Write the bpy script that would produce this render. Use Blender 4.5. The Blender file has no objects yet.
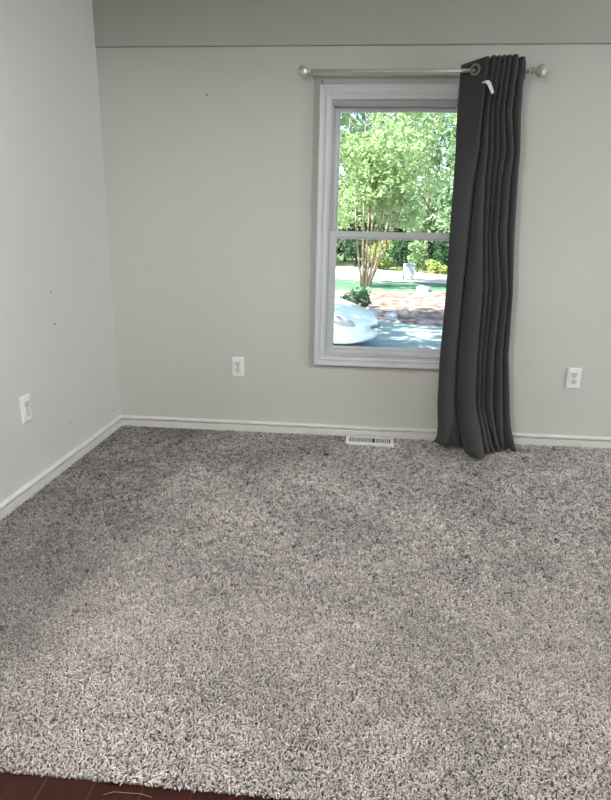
import bpy, bmesh, math, random
import numpy as np
from mathutils import Vector, Matrix

random.seed(7)
rng = np.random.default_rng(11)
S = bpy.context.scene
COL = S.collection
D = 3.243          # back wall plane (y)
XL = -1.377        # left wall plane (x)
XR = 4.50          # right wall plane
YP = 0.92          # doorway line: carpet starts here
ZC = 2.30          # ceiling
YB = -4.2          # rear end of the adjoining room
GZ = -0.90         # ground outside

# ------------------------------------------------------------------ camera
cam_d = bpy.data.cameras.new('camera')
cam = bpy.data.objects.new('camera', cam_d)
COL.objects.link(cam)
f_px, pitch, yaw, roll, ch = 588.41, 0.2682, 0.0844, 0.0197, 1.0945
fw = Vector((-math.sin(yaw)*math.cos(pitch), math.cos(yaw)*math.cos(pitch), -math.sin(pitch)))
rt = Vector((math.cos(yaw), math.sin(yaw), 0))
up = rt.cross(fw)
r2 = rt*math.cos(roll) + up*math.sin(roll)
u2 = -rt*math.sin(roll) + up*math.cos(roll)
M = Matrix(((r2.x, u2.x, -fw.x, 0), (r2.y, u2.y, -fw.y, 0), (r2.z, u2.z, -fw.z, ch), (0, 0, 0, 1)))
cam.matrix_world = M
cam_d.sensor_fit = 'HORIZONTAL'
cam_d.sensor_width = 36.0
cam_d.lens = 36.0*f_px/611.0
cam_d.clip_start = 0.02
cam_d.clip_end = 500
S.camera = cam

# ------------------------------------------------------------------ world, sun, added lights, exposure
W = bpy.data.worlds.new('sky'); S.world = W; W.use_nodes = True
wn = W.node_tree.nodes; wl = W.node_tree.links
sky = wn.new('ShaderNodeTexSky'); sky.sky_type = 'NISHITA'; sky.sun_disc = False
sky.sun_elevation = math.radians(48); sky.sun_rotation = math.radians(240)
sky.air_density = 1.0; sky.dust_density = 1.2
wn['Background'].inputs[1].default_value = 0.50
wl.new(sky.outputs[0], wn['Background'].inputs[0])

sun_d = bpy.data.lights.new('sun', 'SUN'); sun = bpy.data.objects.new('sun', sun_d); COL.objects.link(sun)
sun_d.energy = 20.0; sun_d.angle = 0.01; sun_d.color = (1.0, 0.96, 0.88)
sdir = Vector((-0.60, -0.38, 0.70)).normalized()       # towards the sun: behind the house, to the left
sun.rotation_euler = sdir.to_track_quat('Z', 'Y').to_euler()

def area(name, loc, target, sx, sy, power, color):
    d = bpy.data.lights.new(name, 'AREA'); o = bpy.data.objects.new(name, d); COL.objects.link(o)
    d.shape = 'RECTANGLE'; d.size = sx; d.size_y = sy; d.energy = power; d.color = color
    o.location = loc
    v = Vector(target) - Vector(loc)
    o.rotation_euler = v.to_track_quat('-Z', 'Y').to_euler()
    return o
def hall_fill(loc, power, color, size):
    d = bpy.data.lights.new('hall_fill_light', 'POINT'); o = bpy.data.objects.new('hall_fill_light', d); COL.objects.link(o)
    d.energy = power; d.shadow_soft_size = size; d.color = color; o.location = loc
# unseen lights added to brighten the walls: side panel, points near the ceiling
area('side_fill_light', (4.45, 2.0, 1.30), (-1.4, 2.0, 1.3), 0.7, 1.3, 84, (0.92, 0.975, 1.0))
hall_fill((1.02, 0.50, 2.03), 24, (1.0, 0.985, 0.955), 0.10)
hall_fill((-0.6, 0.55, 2.03), 92, (1.0, 0.985, 0.955), 0.10)
hall_fill((-0.80, -1.60, 2.06), 40, (1.0, 0.985, 0.955), 0.14)

S.view_settings.view_transform = 'Standard'
S.view_settings.look = 'None'
S.view_settings.gamma = 1.0
S.view_settings.use_curve_mapping = False
S.view_settings.exposure = 0.0

# ------------------------------------------------------------------ materials
def mat(name, color, rough=0.5, metal=0.0, noise=None, bump=None, spec=0.5, sheen=0.0):
    m = bpy.data.materials.new(name); m.use_nodes = True
    nt = m.node_tree; b = nt.nodes['Principled BSDF']
    b.inputs['Base Color'].default_value = (*color, 1)
    b.inputs['Roughness'].default_value = rough
    b.inputs['Metallic'].default_value = metal
    b.inputs['Specular IOR Level'].default_value = spec
    if sheen:
        b.inputs['Sheen Weight'].default_value = sheen
    geo = nt.nodes.new('ShaderNodeNewGeometry')
    if noise:                       # (scale, amount, detail)
        n = nt.nodes.new('ShaderNodeTexNoise'); n.inputs['Scale'].default_value = noise[0]
        n.inputs['Detail'].default_value = noise[2] if len(noise) > 2 else 3
        nt.links.new(geo.outputs['Position'], n.inputs['Vector'])
        mp = nt.nodes.new('ShaderNodeMapRange')
        mp.inputs[1].default_value = 0.3; mp.inputs[2].default_value = 0.7
        mp.inputs[3].default_value = 1-noise[1]; mp.inputs[4].default_value = 1+noise[1]
        nt.links.new(n.outputs['Fac'], mp.inputs[0])
        mx = nt.nodes.new('ShaderNodeVectorMath'); mx.operation = 'SCALE'
        mx.inputs[0].default_value = color
        nt.links.new(mp.outputs[0], mx.inputs['Scale'])
        nt.links.new(mx.outputs[0], b.inputs['Base Color'])
    if bump:                        # (scale, strength, distance)
        n2 = nt.nodes.new('ShaderNodeTexNoise'); n2.inputs['Scale'].default_value = bump[0]
        nt.links.new(geo.outputs['Position'], n2.inputs['Vector'])
        bp = nt.nodes.new('ShaderNodeBump'); bp.inputs['Strength'].default_value = bump[1]
        bp.inputs['Distance'].default_value = bump[2]
        nt.links.new(n2.outputs['Fac'], bp.inputs['Height'])
        nt.links.new(bp.outputs[0], b.inputs['Normal'])
    return m

def ramp_mat(name, stops, scale, rough=0.9, detail=5, stretch=(1, 1, 1), bump=None):
    m = bpy.data.materials.new(name); m.use_nodes = True
    nt = m.node_tree; b = nt.nodes['Principled BSDF']; b.inputs['Roughness'].default_value = rough
    b.inputs['Specular IOR Level'].default_value = 0.2
    geo = nt.nodes.new('ShaderNodeNewGeometry')
    mp = nt.nodes.new('ShaderNodeMapping'); mp.inputs['Scale'].default_value = stretch
    nt.links.new(geo.outputs['Position'], mp.inputs['Vector'])
    n = nt.nodes.new('ShaderNodeTexNoise'); n.inputs['Scale'].default_value = scale; n.inputs['Detail'].default_value = detail
    nt.links.new(mp.outputs[0], n.inputs['Vector'])
    r = nt.nodes.new('ShaderNodeValToRGB')
    e = r.color_ramp.elements
    e[0].position, e[0].color = stops[0][0], (*stops[0][1], 1)
    e[1].position, e[1].color = stops[-1][0], (*stops[-1][1], 1)
    for p, c in stops[1:-1]:
        k = e.new(p); k.color = (*c, 1)
    nt.links.new(n.outputs['Fac'], r.inputs[0]); nt.links.new(r.outputs[0], b.inputs['Base Color'])
    if bump:
        bp = nt.nodes.new('ShaderNodeBump'); bp.inputs['Strength'].default_value = bump[0]; bp.inputs['Distance'].default_value = bump[1]
        nt.links.new(n.outputs['Fac'], bp.inputs['Height']); nt.links.new(bp.outputs[0], b.inputs['Normal'])
    return m

def leaf_mat(name, c1, c2, trans=0.45):
    m = bpy.data.materials.new(name); m.use_nodes = True
    nt = m.node_tree; nt.nodes.clear()
    out = nt.nodes.new('ShaderNodeOutputMaterial')
    at = nt.nodes.new('ShaderNodeAttribute'); at.attribute_name = 'tone'
    mix = nt.nodes.new('ShaderNodeMix'); mix.data_type = 'RGBA'
    mix.inputs[6].default_value = (*c1, 1); mix.inputs[7].default_value = (*c2, 1)
    nt.links.new(at.outputs['Fac'], mix.inputs[0])
    d = nt.nodes.new('ShaderNodeBsdfDiffuse'); t = nt.nodes.new('ShaderNodeBsdfTranslucent')
    nt.links.new(mix.outputs[2], d.inputs[0]); nt.links.new(mix.outputs[2], t.inputs[0])
    ms = nt.nodes.new('ShaderNodeMixShader'); ms.inputs[0].default_value = trans
    nt.links.new(d.outputs[0], ms.inputs[1]); nt.links.new(t.outputs[0], ms.inputs[2])
    nt.links.new(ms.outputs[0], out.inputs[0])
    return m

WALL = (0.585, 0.585, 0.545)
m_wall = mat('wall_paint', WALL, 0.55, noise=(1.3, 0.025, 2), bump=(160, 0.12, 0.001), spec=0.3)
# a few small nail holes and scuffs on the paint, fixed at their place on the wall
def add_marks(m, pts):
    nt = m.node_tree; b = nt.nodes['Principled BSDF']
    geo = nt.nodes.new('ShaderNodeNewGeometry')
    src = b.inputs['Base Color'].links[0].from_socket
    for p, r, c in pts:
        ds = nt.nodes.new('ShaderNodeVectorMath'); ds.operation = 'DISTANCE'
        ds.inputs[1].default_value = p
        nt.links.new(geo.outputs['Position'], ds.inputs[0])
        mr = nt.nodes.new('ShaderNodeMapRange'); mr.inputs[1].default_value = r*0.6; mr.inputs[2].default_value = r
        mr.inputs[3].default_value = 1; mr.inputs[4].default_value = 0
        nt.links.new(ds.outputs['Value'], mr.inputs[0])
        mx = nt.nodes.new('ShaderNodeMix'); mx.data_type = 'RGBA'
        nt.links.new(mr.outputs[0], mx.inputs[0]); nt.links.new(src, mx.inputs[6]); mx.inputs[7].default_value = (*c, 1)
        src = mx.outputs[2]
    nt.links.new(src, b.inputs['Base Color'])
m_header = mat('wall_paint_upper_shaded', (0.50, 0.493, 0.45), 0.55, noise=(1.1, 0.03, 2), bump=(160, 0.12, 0.001), spec=0.3)  # upper wall lies in shade; that shade is put into the colour
m_ceil = mat('ceiling_paint', (0.70, 0.69, 0.66), 0.8, bump=(90, 0.2, 0.002))
m_trim = mat('trim_white', (0.71, 0.71, 0.675), 0.4, noise=(14, 0.05, 4))
m_casing = mat('casing_white', (0.60, 0.615, 0.635), 0.38, noise=(9, 0.03, 3))
m_vinyl = mat('vinyl_white', (0.57, 0.58, 0.60), 0.35, noise=(6, 0.02, 2))
m_plate = mat('plastic_white', (0.85, 0.86, 0.86), 0.3, noise=(20, 0.01, 2))
m_recep = mat('plastic_white_matte', (0.70, 0.71, 0.72), 0.45, noise=(20, 0.01, 2))
m_slot = mat('slot_dark', (0.03, 0.03, 0.03), 0.6, noise=(40, 0.1))
m_screw = mat('screw_white', (0.7, 0.7, 0.68), 0.35, metal=0.2, noise=(60, 0.05))
m_fabric = mat('curtain_charcoal', (0.047, 0.047, 0.050), 0.85, noise=(260, 0.14, 4), bump=(700, 0.25, 0.0006), spec=0.25, sheen=0.12)
m_nickel = mat('brushed_nickel', (0.56, 0.54, 0.46), 0.42, metal=0.45, noise=(60, 0.05))
m_tag = mat('tag_white', (0.85, 0.85, 0.85), 0.7, noise=(80, 0.02))
m_black = mat('latch_black', (0.015, 0.015, 0.016), 0.45, noise=(40, 0.1))
m_vent = mat('register_white', (0.80, 0.80, 0.78), 0.4, noise=(30, 0.04))
m_duct_shade = mat('duct_shade', (0.02, 0.019, 0.018), 0.8, noise=(30, 0.2))
m_scrap = mat('scrap_brown', (0.05, 0.035, 0.025), 0.8, noise=(150, 0.3))
m_thread = mat('thread_tan', (0.30, 0.20, 0.11), 0.9, noise=(200, 0.2))
m_base = mat('carpet_backing', (0.16, 0.15, 0.145), 1.0, noise=(90, 0.3), spec=0.0)

def wood_mat():
    m = bpy.data.materials.new('dark_red_boards'); m.use_nodes = True
    nt = m.node_tree; b = nt.nodes['Principled BSDF']; b.inputs['Roughness'].default_value = 0.38; b.inputs['Specular IOR Level'].default_value = 0.2
    geo = nt.nodes.new('ShaderNodeNewGeometry')
    mp = nt.nodes.new('ShaderNodeMapping'); mp.inputs['Scale'].default_value = (9, 1.0, 1)
    nt.links.new(geo.outputs['Position'], mp.inputs[0])
    n = nt.nodes.new('ShaderNodeTexNoise'); n.inputs['Scale'].default_value = 9; n.inputs['Detail'].default_value = 6
    nt.links.new(mp.outputs[0], n.inputs[0])
    r = nt.nodes.new('ShaderNodeValToRGB'); e = r.color_ramp.elements
    e[0].position = .3; e[0].color = (.020, .006, .0045, 1); e[1].position = .75; e[1].color = (.046, .013, .009, 1)
    nt.links.new(n.outputs['Fac'], r.inputs[0])
    w = nt.nodes.new('ShaderNodeTexWave'); w.wave_type = 'BANDS'; w.bands_direction = 'X'
    w.inputs['Scale'].default_value = 1.0; w.inputs['Distortion'].default_value = 0
    # board seams every 0.104 m
    sx = nt.nodes.new('ShaderNodeSeparateXYZ'); nt.links.new(geo.outputs['Position'], sx.inputs[0])
    a1 = nt.nodes.new('ShaderNodeMath'); a1.operation = 'ADD'; a1.inputs[1].default_value = 10.594
    nt.links.new(sx.outputs[0], a1.inputs[0])
    dv = nt.nodes.new('ShaderNodeMath'); dv.operation = 'MODULO'; dv.inputs[1].default_value = 0.104
    nt.links.new(a1.outputs[0], dv.inputs[0])
    lt = nt.nodes.new('ShaderNodeMath'); lt.operation = 'LESS_THAN'; lt.inputs[1].default_value = 0.0022
    nt.links.new(dv.outputs[0], lt.inputs[0])
    mx = nt.nodes.new('ShaderNodeMix'); mx.data_type = 'RGBA'; mx.inputs[7].default_value = (.10, .05, .04, 1)
    nt.links.new(lt.outputs[0], mx.inputs[0]); nt.links.new(r.outputs[0], mx.inputs[6])
    nt.links.new(mx.outputs[2], b.inputs['Base Color'])
    nt.nodes.remove(w)
    return m
m_wood = wood_mat()

def pile_mat():
    m = bpy.data.materials.new('carpet_yarn'); m.use_nodes = True
    nt = m.node_tree; b = nt.nodes['Principled BSDF']; b.inputs['Roughness'].default_value = 1.0
    b.inputs['Specular IOR Level'].default_value = 0.0
    at = nt.nodes.new('ShaderNodeAttribute'); at.attribute_name = 'tone'
    r = nt.nodes.new('ShaderNodeValToRGB'); e = r.color_ramp.elements
    e[0].position = 0.0; e[0].color = (.103, .091, .087, 1)
    e[1].position = 1.0; e[1].color = (.875, .815, .785, 1)
    k = e.new(.30); k.color = (.338, .306, .295, 1)
    k = e.new(.65); k.color = (.612, .563, .541, 1)
    nt.links.new(at.outputs['Fac'], r.inputs[0])
    geo = nt.nodes.new('ShaderNodeNewGeometry')
    n = nt.nodes.new('ShaderNodeTexNoise'); n.inputs['Scale'].default_value = 2.6; n.inputs['Detail'].default_value = 4
    nt.links.new(geo.outputs['Position'], n.inputs[0])
    mp = nt.nodes.new('ShaderNodeMapRange'); mp.inputs[1].default_value = .32; mp.inputs[2].default_value = .68
    mp.inputs[3].default_value = .80; mp.inputs[4].default_value = 1.16
    nt.links.new(n.outputs['Fac'], mp.inputs[0])
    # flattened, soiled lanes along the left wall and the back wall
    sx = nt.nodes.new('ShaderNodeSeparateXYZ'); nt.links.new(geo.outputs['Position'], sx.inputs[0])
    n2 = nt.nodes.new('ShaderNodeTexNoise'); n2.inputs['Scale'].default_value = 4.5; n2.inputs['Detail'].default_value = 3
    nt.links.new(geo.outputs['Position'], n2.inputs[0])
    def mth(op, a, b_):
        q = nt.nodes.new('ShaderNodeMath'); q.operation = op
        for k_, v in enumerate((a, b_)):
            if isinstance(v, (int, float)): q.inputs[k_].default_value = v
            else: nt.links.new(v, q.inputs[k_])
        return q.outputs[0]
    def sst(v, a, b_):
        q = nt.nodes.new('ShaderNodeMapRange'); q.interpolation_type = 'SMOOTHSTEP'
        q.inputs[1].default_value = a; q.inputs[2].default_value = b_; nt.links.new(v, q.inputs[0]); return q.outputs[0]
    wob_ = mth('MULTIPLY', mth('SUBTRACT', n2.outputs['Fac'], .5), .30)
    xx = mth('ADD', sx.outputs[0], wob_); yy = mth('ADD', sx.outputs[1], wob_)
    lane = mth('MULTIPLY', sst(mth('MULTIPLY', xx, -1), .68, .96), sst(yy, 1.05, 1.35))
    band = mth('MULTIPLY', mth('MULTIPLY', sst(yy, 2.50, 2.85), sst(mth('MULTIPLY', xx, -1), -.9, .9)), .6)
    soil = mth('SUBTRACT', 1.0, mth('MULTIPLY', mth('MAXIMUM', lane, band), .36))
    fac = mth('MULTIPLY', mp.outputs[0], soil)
    sc = nt.nodes.new('ShaderNodeVectorMath'); sc.operation = 'SCALE'
    nt.links.new(r.outputs[0], sc.inputs[0]); nt.links.new(fac, sc.inputs['Scale'])
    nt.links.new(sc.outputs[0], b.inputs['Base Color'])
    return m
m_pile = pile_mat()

def glass_mat(name, tint=(0.97, 0.99, 0.985)):
    m = bpy.data.materials.new(name); m.use_nodes = True
    nt = m.node_tree; nt.nodes.clear()
    out = nt.nodes.new('ShaderNodeOutputMaterial')
    tr = nt.nodes.new('ShaderNodeBsdfTransparent'); tr.inputs[0].default_value = (*tint, 1)
    gl = nt.nodes.new('ShaderNodeBsdfGlossy'); gl.inputs['Roughness'].default_value = 0.02
    fr = nt.nodes.new('ShaderNodeFresnel'); fr.inputs[0].default_value = 1.45
    ms = nt.nodes.new('ShaderNodeMixShader')
    nt.links.new(fr.outputs[0], ms.inputs[0]); nt.links.new(tr.outputs[0], ms.inputs[1]); nt.links.new(gl.outputs[0], ms.inputs[2])
    nt.links.new(ms.outputs[0], out.inputs[0])
    return m
m_glass = glass_mat('window_glass')

# ------------------------------------------------------------------ mesh helpers
class MB:
    def __init__(s): s.v = []; s.f = []; s.sm = []
    def add(s, vs, fs, smooth=False):
        o = len(s.v); s.v += [tuple(p) for p in vs]
        for q in fs: s.f.append(tuple(o+i for i in q)); s.sm.append(smooth)
        return s
    def box(s, x0, x1, y0, y1, z0, z1, mtx=None, bev=0.0):
        if bev > 0:
            bm = bmesh.new(); bmesh.ops.create_cube(bm, size=1)
            for v in bm.verts:
                v.co = Vector(((x0+x1)/2+v.co.x*(x1-x0), (y0+y1)/2+v.co.y*(y1-y0), (z0+z1)/2+v.co.z*(z1-z0)))
            bmesh.ops.bevel(bm, geom=list(bm.edges), offset=bev, segments=2, profile=.6, affect='EDGES')
            bm.verts.index_update()
            vs = [v.co.copy() for v in bm.verts]; fs = [[v.index for v in f.verts] for f in bm.faces]
            bm.free()
        else:
            vs = [Vector(p) for p in ((x0,y0,z0),(x1,y0,z0),(x1,y1,z0),(x0,y1,z0),(x0,y0,z1),(x1,y0,z1),(x1,y1,z1),(x0,y1,z1))]
            fs = [(0,3,2,1),(4,5,6,7),(0,1,5,4),(1,2,6,5),(2,3,7,6),(3,0,4,7)]
        if mtx is not None: vs = [mtx @ p for p in vs]
        return s.add(vs, fs)
    def tube(s, pts, rad, n=12, caps=True, smooth=True):
        pts = [Vector(p) for p in pts]; rad = rad if isinstance(rad, (list, tuple)) else [rad]*len(pts)
        vs = []; prev = None
        for i, p in enumerate(pts):
            t = (pts[min(i+1, len(pts)-1)] - pts[max(i-1, 0)]).normalized()
            a = t.orthogonal().normalized() if prev is None else (prev - t*prev.dot(t)).normalized()
            prev = a; b = t.cross(a)
            for k in range(n):
                w = 2*math.pi*k/n
                vs.append(p + (a*math.cos(w)+b*math.sin(w))*rad[i])
        fs = [(i*n+k, i*n+(k+1) % n, (i+1)*n+(k+1) % n, (i+1)*n+k) for i in range(len(pts)-1) for k in range(n)]
        s.add(vs, fs, smooth)
        if caps:
            o = len(s.v)-len(vs)
            s.f.append(tuple(o+k for k in reversed(range(n)))); s.sm.append(False)
            s.f.append(tuple(o+(len(pts)-1)*n+k for k in range(n))); s.sm.append(False)
        return s
    def lathe(s, prof, n=24, mtx=None, smooth=True):     # prof: (r, h) around local z
        vs = []
        for r, h in prof:
            for k in range(n):
                w = 2*math.pi*k/n; vs.append(Vector((r*math.cos(w), r*math.sin(w), h)))
        if mtx is not None: vs = [mtx @ p for p in vs]
        fs = [(i*n+k, i*n+(k+1) % n, (i+1)*n+(k+1) % n, (i+1)*n+k) for i in range(len(prof)-1) for k in range(n)]
        s.add(vs, fs, smooth)
        o = len(s.v)-len(vs)
        s.f.append(tuple(o+k for k in reversed(range(n)))); s.sm.append(False)
        s.f.append(tuple(o+(len(prof)-1)*n+k for k in range(n))); s.sm.append(False)
        return s
    def ring(s, x0, x1, z0, z1, prof, closed=True):      # mitred frame in the xz plane; prof: (inset, y)
        vs = []
        for d, y in prof:
            vs += [(x0+d, y, z0+d), (x1-d, y, z0+d), (x1-d, y, z1-d), (x0+d, y, z1-d)]
        m = len(prof); fs = []
        for i in range(m if closed else m-1):
            j = (i+1) % m
            for k in range(4):
                l = (k+1) % 4
                fs.append((i*4+k, i*4+l, j*4+l, j*4+k))
        return s.add(vs, fs)
    def grid(s, rows, smooth=True, close_u=False):
        n = len(rows[0]); vs = [p for r in rows for p in r]
        fs = []
        for i in range(len(rows)-1):
            for k in range(n if close_u else n-1):
                l = (k+1) % n
                fs.append((i*n+k, i*n+l, (i+1)*n+l, (i+1)*n+k))
        return s.add(vs, fs, smooth)
    def build(s, name, m, parent=None, fix=True):
        me = bpy.data.meshes.new(name); me.from_pydata(s.v, [], s.f)
        me.polygons.foreach_set('use_smooth', s.sm)
        if fix:
            bm = bmesh.new(); bm.from_mesh(me); bmesh.ops.recalc_face_normals(bm, faces=bm.faces); bm.to_mesh(me); bm.free()
        me.materials.append(m); me.update()
        o = bpy.data.objects.new(name, me); COL.objects.link(o)
        if parent is not None: o.parent = parent
        return o

def local(o, loc):                # shift a mesh so that its origin sits at loc
    o.data.transform(Matrix.Translation(-Vector(loc))); o.location = loc; return o

def tag(o, label, cat, group=None, kind=None):
    o['label'] = label; o['category'] = cat
    if group: o['group'] = group
    if kind: o['kind'] = kind
    return o
def empty(name, loc, rz=0.0):
    o = bpy.data.objects.new(name, None); COL.objects.link(o); o.location = loc; o.rotation_euler = (0, 0, rz)
    o.empty_display_size = 0.1
    return o
def struct(o, label, cat):
    return tag(o, label, cat, kind='structure')
def array_mesh(name, v, quads, m, tone=None, parent=None, smooth=False):
    me = bpy.data.meshes.new(name)
    nv, nq = len(v), len(quads)
    me.vertices.add(nv); me.vertices.foreach_set('co', np.ascontiguousarray(v, dtype=np.float32).ravel())
    me.loops.add(nq*4); me.loops.foreach_set('vertex_index', np.ascontiguousarray(quads, dtype=np.int32).ravel())
    me.polygons.add(nq); me.polygons.foreach_set('loop_start', np.arange(0, nq*4, 4, dtype=np.int32))
    me.update(calc_edges=True)
    if tone is not None:
        a = me.attributes.new('tone', 'FLOAT', 'POINT'); a.data.foreach_set('value', np.ascontiguousarray(tone, dtype=np.float32))
    me.polygons.foreach_set('use_smooth', np.full(nq, smooth))
    me.materials.append(m); me.validate()
    o = bpy.data.objects.new(name, me); COL.objects.link(o)
    if parent is not None: o.parent = parent
    return o

# ------------------------------------------------------------------ room shell
T = 0.16
CX0, CX1, CZ0, CZ1 = -0.2324, 0.600, 0.4086, 1.8338      # outer edge of the window casing
CW = 0.055
HX0, HX1, HZ0, HZ1 = CX0+CW-.004, CX1-CW+.004, CZ0+CW+.004, CZ1-CW+.002   # hole
zb = GZ
wb = MB()
wb.box(XL-T, HX0, D, D+T, zb, ZC+.1); wb.box(HX1, XR+T, D, D+T, zb, ZC+.1)
wb.box(HX0, HX1, D, D+T, zb, HZ0); wb.box(HX0, HX1, D, D+T, HZ1, ZC+.1)
m_wallb = m_wall.copy(); m_wallb.name = 'wall_paint_back'
def mnode(nt, op, a, b=None, c=None):
    n = nt.nodes.new('ShaderNodeMath'); n.operation = op
    for k, v in enumerate((a, b, c)):
        if v is None: continue
        if isinstance(v, (int, float)): n.inputs[k].default_value = v
        else: nt.links.new(v, n.inputs[k])
    return n.outputs[0]
def smooth(nt, v, a, b):
    n = nt.nodes.new('ShaderNodeMapRange'); n.interpolation_type = 'SMOOTHSTEP'
    n.inputs[1].default_value = a; n.inputs[2].default_value = b
    nt.links.new(v, n.inputs[0]); return n.outputs[0]
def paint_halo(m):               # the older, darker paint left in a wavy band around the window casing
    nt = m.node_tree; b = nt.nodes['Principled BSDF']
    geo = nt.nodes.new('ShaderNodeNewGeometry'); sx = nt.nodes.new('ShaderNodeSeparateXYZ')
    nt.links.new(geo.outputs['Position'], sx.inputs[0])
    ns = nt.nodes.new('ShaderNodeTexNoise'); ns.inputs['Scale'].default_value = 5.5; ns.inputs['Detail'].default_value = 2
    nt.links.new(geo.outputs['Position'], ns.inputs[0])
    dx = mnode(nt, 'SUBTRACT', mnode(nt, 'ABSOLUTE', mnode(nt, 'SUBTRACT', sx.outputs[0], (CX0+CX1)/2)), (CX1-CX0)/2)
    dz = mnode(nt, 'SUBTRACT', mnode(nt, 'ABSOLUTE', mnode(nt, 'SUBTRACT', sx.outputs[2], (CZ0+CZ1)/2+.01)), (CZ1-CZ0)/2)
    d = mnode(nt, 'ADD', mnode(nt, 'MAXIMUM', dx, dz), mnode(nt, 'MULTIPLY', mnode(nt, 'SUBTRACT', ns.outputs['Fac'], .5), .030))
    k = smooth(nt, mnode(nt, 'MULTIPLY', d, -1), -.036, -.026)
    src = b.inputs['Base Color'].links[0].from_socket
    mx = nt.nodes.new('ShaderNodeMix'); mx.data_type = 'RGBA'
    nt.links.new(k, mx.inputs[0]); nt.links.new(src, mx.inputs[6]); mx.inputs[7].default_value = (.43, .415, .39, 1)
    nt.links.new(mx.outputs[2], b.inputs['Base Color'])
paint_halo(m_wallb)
add_marks(m_wallb, [((-0.809, D, 1.789), .006, (.12, .11, .10)), ((0.0, D, 0.62), .0001, (.3, .3, .3))])
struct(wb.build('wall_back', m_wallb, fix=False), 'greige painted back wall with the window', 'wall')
m_walll = mat('wall_paint_lit', (0.64, 0.65, 0.625), 0.55, noise=(1.3, 0.025, 2), bump=(160, 0.12, 0.001), spec=0.3); m_walll.name = 'wall_paint_side_lit'  # same wall paint, lightened: stronger light on this side is in the colour
add_marks(m_walll, [((XL, 2.58, 0.695), .007, (.13, .12, .11)), ((XL, 2.569, 0.841), .010, (.47, .40, .38)),
                    ((XL, 3.147, 0.118), .008, (.15, .13, .12)), ((XL, 2.638, 0.206), .006, (.25, .23, .21))])
struct(MB().box(XL-T, XL, YB, D, zb, ZC+.1).build('wall_left', m_walll, fix=False), 'left wall with the nail marks, brighter light put into its colour', 'wall')
struct(MB().box(XR, XR+T, YB, D, zb, ZC+.1).build('wall_right', m_wall), 'painted right wall out of frame', 'wall')
pw = MB(); pw.box(XL, XR, YP-.07, YP, 1.99, ZC+.1)  # unseen beam, its height set to shade the upper back wall
struct(pw.build('shading_header', m_wall), 'unseen header beam over the opening, set to shade the upper wall', 'wall')
struct(MB().box(XL-T, XR+T, YB-T, YB, zb, ZC+.1).build('wall_rear', m_wall), 'rear wall of the adjoining room', 'wall')
cl = MB(); cl.box(XL-T, XR+T, YB-T, D+T+.45, ZC, ZC+.35)
struct(cl.build('ceiling', m_ceil), 'off-white ceiling', 'ceiling')
struct(MB().box(XL, XR, YB, YP+.016, -.06, -.010).build('floor_hall', m_wood), 'dark red wooden boards in front of the carpet', 'floor')
struct(MB().box(XL, XR, YP+.018, D, -.06, -.011).build('floor', m_base), 'grey carpet backing under the pile', 'floor')

# upper wall board, lapping a few millimetres over the lower wall
zs = 2.010
tr2 = MB(); tr2.box(XL, XR, D-.007, D-.0002, zs+.006, ZC)
tr2.box(XL, XR, D-.010, D-.0002, zs, zs+.012, bev=.002)
trim = tr2.build('trim_1', m_header)
MB().box(XL, XR, D-.0035, D-.0002, zs-.0035, zs+.001).build('joint', mat('open_joint', (.27, .262, .235), .8, noise=(20, .2)), trim)
struct(trim, 'raised upper wall band above the seam line', 'trim')

# baseboards: stepped profile extruded along the wall
bbp = [(0, -.011), (.010, -.011), (.010, .030), (.0085, .0345), (.004, .036), (.004, .0385), (.012, .040), (.0155, .045), (.0155, .052), (.012, .0575), (.005, .0608), (0, .0608)]
rows = [[(XL, D-p[0]-.0003, p[1]) for p in bbp], [(XR, D-p[0]-.0003, p[1]) for p in bbp]]
struct(MB().grid(rows, smooth=False).build('baseboard_back', m_trim), 'white painted baseboard along the back wall', 'baseboard')
rows = [[(XL+p[0]+.0003, YP, p[1]) for p in bbp], [(XL+p[0]+.0003, D-.0005, p[1]) for p in bbp]]
struct(MB().grid(rows, smooth=False).build('baseboard_left', m_trim), 'white painted baseboard along the left wall', 'baseboard')

# ------------------------------------------------------------------ window
win = empty('window_1', (0.18, D, CZ0)); struct(win, 'white single-hung window with moulded casing', 'window')
inv = Matrix.Translation(-Vector(win.location))
def wpart(mb, name, m, parent=win, **k):
    o = mb.build(name, m, None, **k); o.data.transform(inv); o.parent = parent; return o
c = MB().ring(CX0, CX1, CZ0, CZ1, [(0, D), (0, D-.016), (.004, D-.021), (.012, D-.021), (.016, D-.017), (.030, D-.014),
                                 (.036, D-.017), (.042, D-.015), (.047, D-.010), (CW, D-.009), (CW, D)])
wpart(c, 'casing', m_casing)
j = MB().ring(HX0, HX1, HZ0, HZ1, [(0, D-.004), (.012, D-.004), (.012, D+.028), (.022, D+.030), (.022, D+.062), (.034, D+.064), (.034, D+.11), (.022, D+.13), (0, D+.16)])
wpart(j, 'jamb', m_vinyl)
m_head = mat('head_track_grey', (0.36, 0.36, 0.35), 0.5, noise=(8, 0.03))
wpart(MB().box(HX0+.012, HX1-.012, D+.014, D+.066, 1.742, HZ1-.006, bev=.003), 'head_track', m_head)
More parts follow.
